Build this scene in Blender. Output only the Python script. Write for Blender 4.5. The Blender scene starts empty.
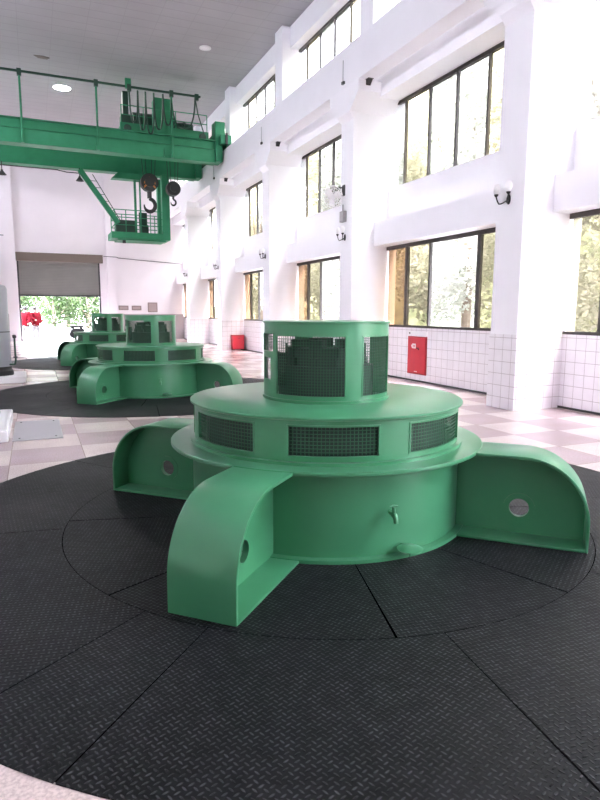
import bpy, math, random
from mathutils import Vector, Matrix
PI = math.pi
R = math.radians
random.seed(7)
sc = bpy.context.scene
COL = sc.collection

# ------------------------------------------------------------------ helpers
class MB:
    """collects vertices and faces, builds ONE mesh object"""
    def __init__(s): s.v = []; s.f = []; s.uv = {}
    def add(s, vs, fs):
        o = len(s.v); s.v += [tuple(p) for p in vs]; s.f += [tuple(i + o for i in f) for f in fs]
        return s
    def box(s, x0, x1, y0, y1, z0, z1):
        return s.add([(x0,y0,z0),(x1,y0,z0),(x1,y1,z0),(x0,y1,z0),(x0,y0,z1),(x1,y0,z1),(x1,y1,z1),(x0,y1,z1)],
                     [(3,2,1,0),(4,5,6,7),(0,1,5,4),(1,2,6,5),(2,3,7,6),(3,0,4,7)])
    def obox(s, c, ax, ay, az, hx, hy, hz):
        c = Vector(c); ax, ay, az = Vector(ax)*hx, Vector(ay)*hy, Vector(az)*hz
        vs = [c+sx*ax+sy*ay+sz*az for sz in (-1,1) for (sx,sy) in ((-1,-1),(1,-1),(1,1),(-1,1))]
        return s.add(vs, [(3,2,1,0),(4,5,6,7),(0,1,5,4),(1,2,6,5),(2,3,7,6),(3,0,4,7)])
    def lathe(s, prof, c=(0,0,0), n=48, axis='z', cap=True):
        vs = []; fs = []; m = len(prof)
        for i in range(n):
            a = 2*PI*i/n
            for (r, z) in prof:
                p = (r*math.cos(a), r*math.sin(a), z)
                if axis == 'x': p = (p[2], p[0], p[1])
                if axis == 'y': p = (p[0], p[2], p[1])
                vs.append((p[0]+c[0], p[1]+c[1], p[2]+c[2]))
        for i in range(n):
            j = (i+1) % n
            for k in range(m-1):
                fs.append((i*m+k, j*m+k, j*m+k+1, i*m+k+1))
        if cap:
            if prof[0][0] > 1e-5: fs.append(tuple(i*m for i in reversed(range(n))))
            if prof[-1][0] > 1e-5: fs.append(tuple(i*m+m-1 for i in range(n)))
        return s.add(vs, fs)
    def cyl(s, r, z0, z1, c=(0,0,0), n=32, axis='z'):
        return s.lathe([(r, z0), (r, z1)], c, n, axis)
    def ring(s, r0, r1, z0, z1, c=(0,0,0), n=64, axis='z'):
        return s.lathe([(r0,z0),(r1,z0),(r1,z1),(r0,z1),(r0,z0)], c, n, axis, cap=False)
    def arc(s, r0, r1, z0, z1, a0, a1, n=None):
        """curved box, angles in degrees"""
        n = n or max(1, int(abs(a1-a0)/4)); vs = []; fs = []
        for i in range(n+1):
            a = R(a0+(a1-a0)*i/n); ca, sa = math.cos(a), math.sin(a)
            vs += [(r0*ca,r0*sa,z0),(r1*ca,r1*sa,z0),(r1*ca,r1*sa,z1),(r0*ca,r0*sa,z1)]
        for i in range(n):
            b = 4*i; d = b+4
            for k in range(4): fs.append((b+k, b+(k+1)%4, d+(k+1)%4, d+k))
        fs += [(0,3,2,1), (4*n,4*n+1,4*n+2,4*n+3)]
        return s.add(vs, fs)
    def tube(s, pts, r, n=8, closed=False):
        pts = [Vector(p) for p in pts]; m = len(pts); vs = []; fs = []
        rr = r if isinstance(r, (list, tuple)) else [r]*m
        up = Vector((0,0,1)); prev = None
        for i, p in enumerate(pts):
            if closed: t = pts[(i+1)%m]-pts[i-1]
            else: t = pts[min(i+1,m-1)]-pts[max(i-1,0)]
            t.normalize()
            if prev is None:
                a = t.cross(up)
                if a.length < 1e-3: a = t.cross(Vector((1,0,0)))
            else: a = prev - t*prev.dot(t)
            a.normalize(); prev = a; b = t.cross(a)
            for k in range(n):
                q = 2*PI*k/n; vs.append(p+(a*math.cos(q)+b*math.sin(q))*rr[i])
        for i in range(m if closed else m-1):
            j = (i+1) % m
            for k in range(n): fs.append((i*n+k, i*n+(k+1)%n, j*n+(k+1)%n, j*n+k))
        if not closed: fs += [tuple(reversed(range(n))), tuple((m-1)*n+k for k in range(n))]
        return s.add(vs, fs)
    def prism(s, poly, fn, t0, t1):
        """poly = 2D outline; fn(u,v,t) -> xyz"""
        n = len(poly)
        vs = [fn(u,v,t0) for u,v in poly]+[fn(u,v,t1) for u,v in poly]
        fs = [tuple(reversed(range(n))), tuple(range(n,2*n))]+[(i,(i+1)%n,(i+1)%n+n,i+n) for i in range(n)]
        return s.add(vs, fs)
    def sphere(s, c, r, sx=1, sy=1, sz=1, n=16, m=10):
        prof = [(max(1e-6, r*math.sin(PI*k/m)), -r*math.cos(PI*k/m)) for k in range(m+1)]
        o = len(s.v); s.lathe(prof, (0,0,0), n, cap=False)
        for i in range(o, len(s.v)):
            x,y,z = s.v[i]; s.v[i] = (x*sx+c[0], y*sy+c[1], z*sz+c[2])
        return s
    def build(s, name, m=None, parent=None, smooth=True, bevel=0, loc=None):
        me = bpy.data.meshes.new(name); me.from_pydata(s.v, [], s.f); me.update()
        import bmesh
        b = bmesh.new(); b.from_mesh(me); bmesh.ops.recalc_face_normals(b, faces=b.faces); b.to_mesh(me); b.free()
        if m: me.materials.append(m)
        o = bpy.data.objects.new(name, me); COL.objects.link(o)
        if parent: o.parent = parent
        if loc: o.location = loc
        if smooth:
            for p in me.polygons: p.use_smooth = True
            md = o.modifiers.new('split', 'EDGE_SPLIT'); md.split_angle = R(35)
        if bevel:
            bv = o.modifiers.new('bevel', 'BEVEL'); bv.width = bevel; bv.segments = 2; bv.limit_method = 'ANGLE'; bv.angle_limit = R(40)
            if smooth: o.modifiers.move(1, 0)
        return o

def tag(o, label, cat=None, group=None, kind=None):
    o['label'] = label
    if cat: o['category'] = cat
    if group: o['group'] = group
    if kind: o['kind'] = kind
    return o
def thing(name, label, cat, loc=(0,0,0), rz=0, group=None):
    o = bpy.data.objects.new(name, None); COL.objects.link(o)
    o.location = loc; o.rotation_euler = (0,0,rz); o.empty_display_size = .2
    return tag(o, label, cat, group)
def struct(o, label=None):
    o['kind'] = 'structure'
    if label: o['label'] = label
    return o
def copy_tree(o, parent=None):
    c = o.copy(); COL.objects.link(c)
    if parent: c.parent = parent
    for ch in list(o.children): copy_tree(ch, c)
    return c

# ------------------------------------------------------------------ materials
def mat(name, col, rough=.5, metal=0, spec=.5):
    m = bpy.data.materials.new(name); m.use_nodes = True
    b = m.node_tree.nodes['Principled BSDF']
    b.inputs['Base Color'].default_value = (*col, 1); b.inputs['Roughness'].default_value = rough
    b.inputs['Metallic'].default_value = metal; b.inputs['Specular IOR Level'].default_value = spec
    return m
def nd(m, t, **k):
    n = m.node_tree.nodes.new(t)
    for a, v in k.items(): setattr(n, a, v)
    return n
def lk(m, a, b): m.node_tree.links.new(a, b)
def bsdf(m): return m.node_tree.nodes['Principled BSDF']
def math_(m, op, a, b=None, c=None):
    n = nd(m, 'ShaderNodeMath', operation=op)
    for i, v in enumerate((a, b, c)):
        if v is None: continue
        if isinstance(v, (int, float)): n.inputs[i].default_value = v
        else: lk(m, v, n.inputs[i])
    return n.outputs[0]
def mixc(m, fac, a, b):
    n = nd(m, 'ShaderNodeMix', data_type='RGBA')
    if isinstance(fac, (int, float)): n.inputs[0].default_value = fac
    else: lk(m, fac, n.inputs[0])
    for i, v in ((6, a), (7, b)):
        if isinstance(v, tuple): n.inputs[i].default_value = (*v, 1) if len(v) == 3 else v
        else: lk(m, v, n.inputs[i])
    return n.outputs[2]
def noise(m, scale, detail=3, coord='Object', vec=None):
    n = nd(m, 'ShaderNodeTexNoise'); n.inputs['Scale'].default_value = scale; n.inputs['Detail'].default_value = detail
    if vec is None:
        t = nd(m, 'ShaderNodeTexCoord'); vec = t.outputs[coord]
    lk(m, vec, n.inputs['Vector']); return n.outputs['Fac']
def ramp(m, fac, stops):
    n = nd(m, 'ShaderNodeValToRGB'); e = n.color_ramp.elements
    while len(e) < len(stops): e.new(.5)
    for i, (p, c) in enumerate(stops): e[i].position = p; e[i].color = (*c, 1) if len(c) == 3 else c
    lk(m, fac, n.inputs[0]); return n.outputs[0]
def bump(m, h, strength=.3, dist=.01):
    n = nd(m, 'ShaderNodeBump'); n.inputs['Strength'].default_value = strength; n.inputs['Distance'].default_value = dist
    lk(m, h, n.inputs['Height']); lk(m, n.outputs[0], bsdf(m).inputs['Normal'])

def painted(name, c1, c2, rough=.35, nscale=2.5, spec=.5, bs=.05):
    m = mat(name, c1, rough, 0, spec)
    f = noise(m, nscale, 5)
    lk(m, ramp(m, f, [(.35, c1), (.7, c2)]), bsdf(m).inputs['Base Color'])
    f2 = noise(m, 60, 2); bump(m, f2, bs, .004)
    return m

M = {}
M['green'] = painted('green_enamel', (.051,.222,.108), (.061,.248,.122), .28)
M['green_crane'] = painted('crane_green', (.022,.205,.095), (.032,.240,.118), .55, 2.5, .35)
M['green_dark'] = mat('dark_green_paint', (.012,.060,.035), .5)
M['green_deep'] = mat('deep_green_fittings', (.010,.050,.030), .45)
M['wire'] = mat('green_wire', (.032,.115,.062), .5)
M['black'] = mat('black_iron', (.012,.012,.013), .5)
M['darkgrey'] = mat('dark_grey_metal', (.05,.05,.055), .5, .3)
M['core'] = mat('dark_machine', (.018,.035,.028), .55)
M['white_wall'] = painted('white_paint', (.86,.845,.885), (.89,.875,.915), .6, 1.2, .3, .02)
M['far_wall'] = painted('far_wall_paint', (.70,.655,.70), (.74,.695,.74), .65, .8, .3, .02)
M['grey_band'] = painted('grey_wainscot', (.30,.27,.285), (.34,.31,.32), .55, 1.5, .3, .02)
M['white'] = mat('white_gloss', (.80,.78,.80), .35)
M['red'] = painted('red_paint', (.52,.025,.045), (.60,.04,.06), .35)
M['red_dark'] = mat('dark_red', (.33,.012,.022), .4)
M['grey_shutter'] = painted('shutter_grey', (.165,.165,.158), (.195,.195,.185), .5, 1)
M['tan'] = mat('tan_steel', (.15,.118,.10), .5)
M['silver'] = mat('silver_paint', (.33,.34,.38), .32, .55)
M['frame'] = painted('bronze_frame', (.030,.024,.024), (.055,.045,.042), .45, 8)
M['orange'] = mat('orange_stripe', (.55,.17,.03), .5)
M['plaque'] = mat('plaque_grey', (.22,.17,.17), .5)
M['concrete_out'] = painted('yard_concrete', (.17,.165,.16), (.20,.195,.19), .8, .5)
M['skin'] = mat('skin', (.12,.07,.05), .6)
M['jacket'] = mat('red_jacket', (.075,.0005,.004), .9, 0, .1)
M['trousers'] = mat('white_trousers', (.16,.155,.155), .8)
M['scooter'] = mat('scooter_dark', (.006,.006,.006), .9, 0, .05)
M['hair'] = mat('hair', (.003,.0025,.002), .6)

# wall tiles (0.2 m grid) on generated object coordinates: needs two in-plane axes
def tile_mat(name, plane):
    m = mat(name, (.8,.76,.78), .18)
    t = nd(m, 'ShaderNodeTexCoord'); sp = nd(m, 'ShaderNodeSeparateXYZ'); lk(m, t.outputs['Object'], sp.inputs[0])
    u = sp.outputs['Y'] if plane == 'yz' else sp.outputs['X']
    def line(v, off):
        f = math_(m, 'FRACT', math_(m, 'DIVIDE', math_(m, 'ADD', v, off), .2))
        d = math_(m, 'ABSOLUTE', math_(m, 'SUBTRACT', f, .5))
        return math_(m, 'GREATER_THAN', d, .478)
    g = math_(m, 'MAXIMUM', line(u, 50.0), line(sp.outputs['Z'], 10.01))
    f = noise(m, 5, 2)
    base = ramp(m, f, [(.3, (.82,.79,.83)), (.7, (.87,.84,.88))])
    lk(m, mixc(m, g, base, (.50,.45,.47)), bsdf(m).inputs['Base Color'])
    bump(m, math_(m, 'SUBTRACT', 1.0, g), .25, .004)
    return m
M['tile_yz'] = tile_mat('white_tile_side', 'yz'); M['tile_xz'] = tile_mat('white_tile_end', 'xz')

def floor_mat():
    m = mat('terrazzo_checker', (.5,.4,.4), .22)
    t = nd(m, 'ShaderNodeTexCoord'); sp = nd(m, 'ShaderNodeSeparateXYZ'); lk(m, t.outputs['Object'], sp.inputs[0])
    S = .76
    ux = math_(m, 'DIVIDE', math_(m, 'ADD', sp.outputs['X'], 76-.44), S)
    uy = math_(m, 'DIVIDE', math_(m, 'ADD', sp.outputs['Y'], 76-7.66), S)
    par = math_(m, 'FLOORED_MODULO', math_(m, 'ADD', math_(m, 'FLOOR', ux), math_(m, 'FLOOR', uy)), 2.0)
    cell = nd(m, 'ShaderNodeTexWhiteNoise', noise_dimensions='2D')
    cb = nd(m, 'ShaderNodeCombineXYZ'); lk(m, math_(m, 'FLOOR', ux), cb.inputs[0]); lk(m, math_(m, 'FLOOR', uy), cb.inputs[1]); lk(m, cb.outputs[0], cell.inputs['Vector'])
    base = mixc(m, par, (.48,.37,.385), (.68,.565,.54))
    sp1 = noise(m, 70, 3); sp2 = noise(m, 1.3, 4)
    speck = ramp(m, sp1, [(.35, (.80,.78,.78)), (.62, (1.1,1.1,1.1))])
    mul = nd(m, 'ShaderNodeMix', data_type='RGBA', blend_type='MULTIPLY'); mul.inputs[0].default_value = 1
    lk(m, base, mul.inputs[6]); lk(m, speck, mul.inputs[7])
    mul2 = nd(m, 'ShaderNodeMix', data_type='RGBA', blend_type='MULTIPLY'); mul2.inputs[0].default_value = 1
    lk(m, mul.outputs[2], mul2.inputs[6]); lk(m, ramp(m, sp2, [(.3,(.86,.85,.85)),(.7,(1.05,1.05,1.05))]), mul2.inputs[7])
    def line(u):
        return math_(m, 'GREATER_THAN', math_(m, 'ABSOLUTE', math_(m, 'SUBTRACT', math_(m, 'FRACT', u), .5)), .494)
    g = math_(m, 'MAXIMUM', line(ux), line(uy))
    lk(m, mixc(m, g, mul2.outputs[2], (.28,.2,.19)), bsdf(m).inputs['Base Color'])
    lk(m, math_(m, 'MULTIPLY_ADD', sp2, .18, .13), bsdf(m).inputs['Roughness'])
    return m
M['floor'] = floor_mat()

def ceiling_mat():
    m = mat('ceiling_sheet', (.42,.40,.41), .75)
    t = nd(m, 'ShaderNodeTexCoord'); sp = nd(m, 'ShaderNodeSeparateXYZ'); lk(m, t.outputs['Object'], sp.inputs[0])
    def line(v, s, w):
        f = math_(m, 'FRACT', math_(m, 'DIVIDE', math_(m, 'ADD', v, 60.0), s))
        return math_(m, 'GREATER_THAN', math_(m, 'ABSOLUTE', math_(m, 'SUBTRACT', f, .5)), .5-w)
    g = math_(m, 'MAXIMUM', line(sp.outputs['Y'], .5, .03), line(sp.outputs['X'], 1.0, .006))
    f = noise(m, .7, 4); f2 = noise(m, 9, 3)
    base = ramp(m, f, [(.3,(.36,.35,.37)),(.7,(.41,.40,.42))])
    base = mixc(m, math_(m, 'MULTIPLY', f2, .25), base, (.37,.36,.38))
    lk(m, mixc(m, math_(m, 'MULTIPLY', g, .8), base, (.30,.295,.31)), bsdf(m).inputs['Base Color'])
    return m
M['ceiling'] = ceiling_mat()

def rubber_mat():
    """black rubber sheet with a raised tread of short dashes, laid out on each sheet's own UVs (metres)"""
    m = mat('black_tread_rubber', (.017,.017,.019), .42, 0, .5)
    uv = nd(m, 'ShaderNodeUVMap'); uv.uv_map = 'sheet'
    sp = nd(m, 'ShaderNodeSeparateXYZ'); lk(m, uv.outputs[0], sp.inputs[0])
    P = .028
    a = math_(m, 'DIVIDE', sp.outputs['X'], P); b = math_(m, 'DIVIDE', sp.outputs['Y'], P)
    par = math_(m, 'FLOORED_MODULO', math_(m, 'ADD', math_(m, 'FLOOR', a), math_(m, 'FLOOR', b)), 2.0)
    fa = math_(m, 'SUBTRACT', math_(m, 'FRACT', a), .5); fb = math_(m, 'SUBTRACT', math_(m, 'FRACT', b), .5)
    def ell(p, q):
        return math_(m, 'SQRT', math_(m, 'ADD', math_(m, 'POWER', math_(m, 'DIVIDE', p, .46), 2.0), math_(m, 'POWER', math_(m, 'DIVIDE', q, .17), 2.0)))
    e1, e2 = ell(fa, fb), ell(fb, fa)
    e = math_(m, 'ADD', math_(m, 'MULTIPLY', e1, par), math_(m, 'MULTIPLY', e2, math_(m, 'SUBTRACT', 1.0, par)))
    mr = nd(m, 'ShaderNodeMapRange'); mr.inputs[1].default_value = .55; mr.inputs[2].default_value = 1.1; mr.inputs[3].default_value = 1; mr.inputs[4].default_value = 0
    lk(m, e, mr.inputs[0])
    n1 = noise(m, 1.1, 5); n2 = noise(m, 14, 3)
    wear = math_(m, 'MULTIPLY', n1, n2)
    stud = mr.outputs[0]; grey = ramp(m, n2, [(.36,(.010,.0105,.0125)),(.68,(.085,.088,.10))])  # stud tops coloured lighter to stand in for their glints
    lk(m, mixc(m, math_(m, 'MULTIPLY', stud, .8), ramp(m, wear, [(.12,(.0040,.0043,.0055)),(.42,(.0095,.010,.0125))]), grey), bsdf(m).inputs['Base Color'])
    lk(m, math_(m, 'MULTIPLY_ADD', n1, .30, .38), bsdf(m).inputs['Roughness'])
    bump(m, mr.outputs[0], 1.0, .009)
    return m
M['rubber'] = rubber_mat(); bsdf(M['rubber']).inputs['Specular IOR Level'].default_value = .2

def glass_mat(name, tint, refl=.06):
    m = bpy.data.materials.new(name); m.use_nodes = True; nt = m.node_tree
    for n in list(nt.nodes): nt.nodes.remove(n)
    o = nd(m, 'ShaderNodeOutputMaterial'); t = nd(m, 'ShaderNodeBsdfTransparent'); g = nd(m, 'ShaderNodeBsdfGlossy'); x = nd(m, 'ShaderNodeMixShader')
    t.inputs[0].default_value = (*tint, 1); g.inputs['Roughness'].default_value = .05; x.inputs[0].default_value = refl
    lk(m, t.outputs[0], x.inputs[1]); lk(m, g.outputs[0], x.inputs[2]); lk(m, x.outputs[0], o.inputs[0])
    return m
M['glass'] = glass_mat('clear_glass', (.88,.87,.87))
M['glass_grey'] = glass_mat('grey_glass', (.60,.60,.585))
M['glass_tint'] = glass_mat('bronze_glass', (.46,.36,.27))
M['glass_yellow'] = glass_mat('pale_bronze_glass', (.62,.59,.50))

def leaf_mat(name, c1, c2):
    m = mat(name, c1, .6)
    oi = nd(m, 'ShaderNodeTexCoord'); f = noise(m, .9, 2)
    col = ramp(m, f, [(.35, c1), (.68, c2)])
    b = bsdf(m); lk(m, col, b.inputs['Base Color'])
    tr = nd(m, 'ShaderNodeBsdfTranslucent'); lk(m, col, tr.inputs[0])
    x = nd(m, 'ShaderNodeMixShader'); x.inputs[0].default_value = .55
    out = [n for n in m.node_tree.nodes if n.type == 'OUTPUT_MATERIAL'][0]
    lk(m, b.outputs[0], x.inputs[1]); lk(m, tr.outputs[0], x.inputs[2]); lk(m, x.outputs[0], out.inputs[0])
    return m
M['leaf'] = leaf_mat('leaves', (.36,.37,.32), (.47,.47,.42))
M['leaf2'] = leaf_mat('leaves_pale', (.38,.39,.345), (.50,.49,.45))
M['leaf3'] = leaf_mat('leaves_fresh', (.018,.040,.010), (.050,.075,.026))
M['bark'] = painted('bark', (.16,.12,.09), (.24,.19,.15), .9, 6)
M['hill'] = painted('hill_green', (.10,.12,.075), (.27,.28,.21), .95, 1.1, .1)

def emit(name, col, s):
    m = bpy.data.materials.new(name); m.use_nodes = True; b = m.node_tree.nodes['Principled BSDF']
    b.inputs['Emission Color'].default_value = (*col, 1); b.inputs['Emission Strength'].default_value = s
    b.inputs['Base Color'].default_value = (.8,.8,.8,1)
    return m
M['lamp_on'] = emit('lamp_lit', (1,.99,.96), 60)
M['shade'] = mat('opal_shade', (.88,.86,.87), .3)

# ------------------------------------------------------------------ dimensions
CX, CY, STEP, BX = 2.089, 4.313, 8.094, .035
XP, XW = 7.166, 8.161                 # pillar face, wall face
P1, PER, PW = 7.702, 5.6985, .626
PY = [P1+PER*k for k in range(-2, 5)] # pillar near edges
YF = 36.2; YB = -5.0; XL = -7.0; ZC = 10.5

# ------------------------------------------------------------------ setting
fl = struct(MB().box(XL-.3, XW+.3, YB-.3, YF+.35, -.2, 0).build('floor', M['floor'], smooth=False))
struct(MB().box(XL-.3, XW+.6, YB-.3, YF+.35, ZC, ZC+.2).build('ceiling', M['ceiling'], smooth=False))
w = MB()
XO = XW+.26
w.box(XW, XO, YB, YF, 0, 1.245)
w.box(XW, XO, YB, YF, 3.21, 4.60); w.box(7.775, XW, YB, YF, 3.21, 3.79)
w.box(XW, XO, YB, YF, 6.55, 8.30); w.box(7.65, XW, YB, YF, 6.55, 6.95)
w.box(XW, XO, YB, YF, 9.86, ZC); w.box(7.90, XW, YB, YF, 9.86, ZC)
struct(w.build('wall_right', M['white_wall'], smooth=False), 'white wall with three rows of windows between pillars')
# left wall, out of view: solid below, high openings added for fill light
w = MB(); 
w.box(XL-.26, XL, YB, YF, 0, 8.92); w.box(XL-.26, XL, YB, 9.0, 8.92, 9.08); w.box(XL-.26, XL, YB, YF, 9.34, ZC)
for y in PY+[YB, YF-.3]: w.box(XL-.26, XL+.6, y, y+PW if y < YF-1 else YF, 0, ZC)
struct(w.build('wall_left', M['white_wall'], smooth=False))
struct(MB().box(XL-.3, XO, YB-.25, YB, 0, ZC).build('wall_back', M['white_wall'], smooth=False))
DX0, DX1, DZ = -.70, 3.50, 4.66
w = MB(); w.box(XL-.3, DX0, YF, YF+.3, 0, ZC); w.box(DX1, XO, YF, YF+.3, 0, ZC); w.box(DX0, DX1, YF, YF+.3, DZ, ZC)
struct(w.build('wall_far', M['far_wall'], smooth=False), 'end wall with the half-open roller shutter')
# pilasters, wainscot on the far wall
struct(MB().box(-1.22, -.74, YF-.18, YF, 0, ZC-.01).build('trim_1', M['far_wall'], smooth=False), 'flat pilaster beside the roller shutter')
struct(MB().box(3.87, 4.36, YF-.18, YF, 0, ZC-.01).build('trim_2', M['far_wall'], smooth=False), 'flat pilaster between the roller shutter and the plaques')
w = MB(); w.box(XL, -1.22, YF-.02, YF, 0, 1.45); w.box(4.36, XW, YF-.02, YF, 0, 1.45); w.box(3.50, 3.87, YF-.02, YF, 0, 1.45)
struct(w.build('baseboard_far', M['grey_band'], smooth=False), 'grey painted lower band of the end wall')
# tile wainscot on the right wall
w = MB()
ends = [YB]+[v for y in PY for v in (y, y+PW)]+[YF-.02]
for a, b in zip(ends[0::2], ends[1::2]): w.box(XW-.012, XW, a, b, .0, 1.245)
struct(w.build('baseboard_right', M['tile_yz'], smooth=False), 'white square tiles below the windows')
w = MB()
for a, b in zip(ends[0::2], ends[1::2]): w.box(XW-.03, XW-.012, a, b, 0, .035)
struct(w.build('trim_3', M['darkgrey'], smooth=False), 'dark skirting strip at the foot of the tiled wall')

# pillars
ORD = ['pillar behind the camera', 'pillar beside the camera', 'pillar with a twin lamp and no fan, closest to the camera', 'pillar carrying the wall fan',
       'third pillar along the window wall', 'pillar beside the red box on the floor', 'last pillar before the end wall']
for i, y in enumerate(PY):
    w = MB(); y1 = y+PW
    w.box(XP, XO, y, y1, 0, 6.12)
    # lean-out, then a flare under the beam
    w.add([(XP,y,6.12),(XO,y,6.12),(XO,y1,6.12),(XP,y1,6.12),(7.05,y,6.27),(XO,y,6.27),(XO,y1,6.27),(7.05,y1,6.27)],
          [(4,5,6,7),(0,1,5,4),(1,2,6,5),(2,3,7,6),(3,0,4,7)])
    w.prism([(y,6.27),(y1,6.27),(y1+.42,6.62),(y1+.42,6.86),(y-.42,6.86),(y-.42,6.62)], lambda u,v,t: (t,u,v), 7.05, XO-.002)
    w.box(7.63, XO, y, y1, 6.86, ZC-.005)
    p = struct(w.build('pillar', M['white_wall'], smooth=False), 'white '+ORD[i])
    c = MB(); c.box(XP-.012, XP, y-.012, y1+.012, 0, 1.245)
    c.build('tile_facing', M['tile_yz'], p, smooth=False)
    c = MB(); c.box(XP, XW-.012, y-.012, y, 0, 1.245); c.box(XP, XW-.012, y1, y1+.012, 0, 1.245)
    c.build('tile_facing', M['tile_xz'], p, smooth=False)
# runway beam on the pillars + rail
w = MB(); w.box(7.05, 7.46, YB, YF-.19, 6.86, 7.57); w.box(7.08, 7.44, YB, YF-.19, 7.57, 7.79)
rb = struct(w.build('beam', M['white_wall'], smooth=False, bevel=.012), 'long white concrete beam the crane runs on')
w = MB(); w.box(7.20, 7.30, YB, YF-.2, 7.79, 7.81); w.box(7.225, 7.275, YB, YF-.2, 7.81, 7.87)
w.build('crane_rail', M['darkgrey'], rb, smooth=False)

# windows ---------------------------------------------------------
def window(n, y0, y1, z0, z1, label, bounds, tints, x=XW, top=.07):
    """aluminium window: frame mesh with mullions, sashes and panes"""
    f = MB(); t = .045; x0, x1 = x+.005, x+.09
    f.box(x0, x1, y0, y1, z0, z0+.055); f.box(x0, x1, y0, y1, z1-top, z1); f.box(x0, x1, y0, y0+t, z0+.055, z1-top)
    fr = struct(f.build(f'window_{n}', M['frame'], smooth=False), label)
    for b, wd in bounds:
        MB().box(x0+.01, x1-.012, b-wd/2, b+wd/2, z0+.055, z1-top).build('mullion', M['frame'], fr, smooth=False)
    for (a, b, g) in tints:
        if g is None: continue
        MB().box(x0+.04, x0+.046, a, b, z0+.055, z1-top).build('pane', M[g], fr, smooth=False)
    return fr
wn = 0
BAY = ['the bay beside the camera', 'the bay above the red cabinet', 'the bay behind the wall fan', 'the fourth bay', 'the bay next to the end wall', 'the bay at the end wall']
gaps = [(PY[k]+PW, PY[k+1]) for k in range(1, 6)]+[(PY[6]+PW, YF-.03)]
for k, (a, b) in enumerate(gaps):
    L = b-a; S = L/6
    # lower row: sliding sashes, the middle pair pushed open
    wn += 1
    bd = [(b-S*1.05, .11), (b-S*2.15, .06), (b-S*4.1, .11), (b-S*5.1, .06)]
    e = [b-.045]+[q for q, _ in bd]+[a+.045]
    tn = [(e[1]+.05, e[0], 'glass_tint'), (e[2], e[1]-.05, 'glass_yellow'), (e[3], e[2], None), (e[4], e[3]-.05, 'glass_yellow'), (e[5], e[4], 'glass_tint')]
    if k == 0: bd[0] = (b-.74, .11)
    if k == 0:
        e = [b-.045]+[q for q, _ in bd]+[a+.045]; tn = [(e[1], e[0], 'glass_yellow')]+[(e[j+1], e[j], 'glass') for j in range(1, 5)]
    window(wn, a, b, 1.245, 3.21, f'dark framed sliding window in the bottom row, {BAY[k]}', bd, tn, XW-.02, .085)
    wn += 1
    bd = [(b-q*L/5.07, .05) for q in ((.60, 1.55, 2.50, 3.47, 4.40) if k else (1.1, 1.9, 2.75, 3.6, 4.4))]
    e = [b-.045]+[q for q, _ in bd]+[a+.045]
    window(wn, a, b, 4.548, 6.55, f'dark framed window in the middle row, {BAY[k]}', bd, [(e[j+1], e[j], 'glass_yellow' if j % 3 == 1 else 'glass_grey') for j in range(6)], XW+.03)
    wn += 1
    window(wn, a, b, 8.248, 9.86, f'dark framed window in the top row, {BAY[k]}', bd, [(e[j+1], e[j], 'glass_yellow' if j % 3 == 1 else 'glass_grey') for j in range(6)], XW+.03)

# roller shutter in the far wall
d = MB(); nz = 22; z0, z1 = 2.47, 4.30
prof = []
for i in range(nz*4+1):
    z = z0+(z1-z0)*i/(nz*4); prof.append((.012*abs(math.sin(PI*i/4)), z))
vs = []; fs = []
for (o, z) in prof: vs += [(DX0+.02, YF+.10-o, z), (DX1-.02, YF+.10-o, z)]
for i in range(len(prof)-1): fs.append((2*i, 2*i+1, 2*i+3, 2*i+2))
d.add(vs, fs); d.box(DX0+.02, DX1-.02, YF+.11, YF+.13, z0, z1)
dr = struct(d.build('door_1', M['grey_shutter'], smooth=False), 'grey roller shutter, half raised')
MB().box(DX0+.02, DX1-.02, YF+.06, YF+.14, z0-.07, z0).build('bottom_bar', M['darkgrey'], dr, smooth=False)
MB().box(DX0-.03, DX1+.17, YF-.17, YF-.005, 4.24, DZ+.03).build('shutter_box', M['tan'], dr, smooth=False, bevel=.02)
MB().box(DX0, DX0+.08, YF+.04, YF+.18, 0, 4.25).box(DX1-.08, DX1, YF+.04, YF+.18, 0, 4.25).build('guide_rail', M['darkgrey'], dr, smooth=False)

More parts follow.
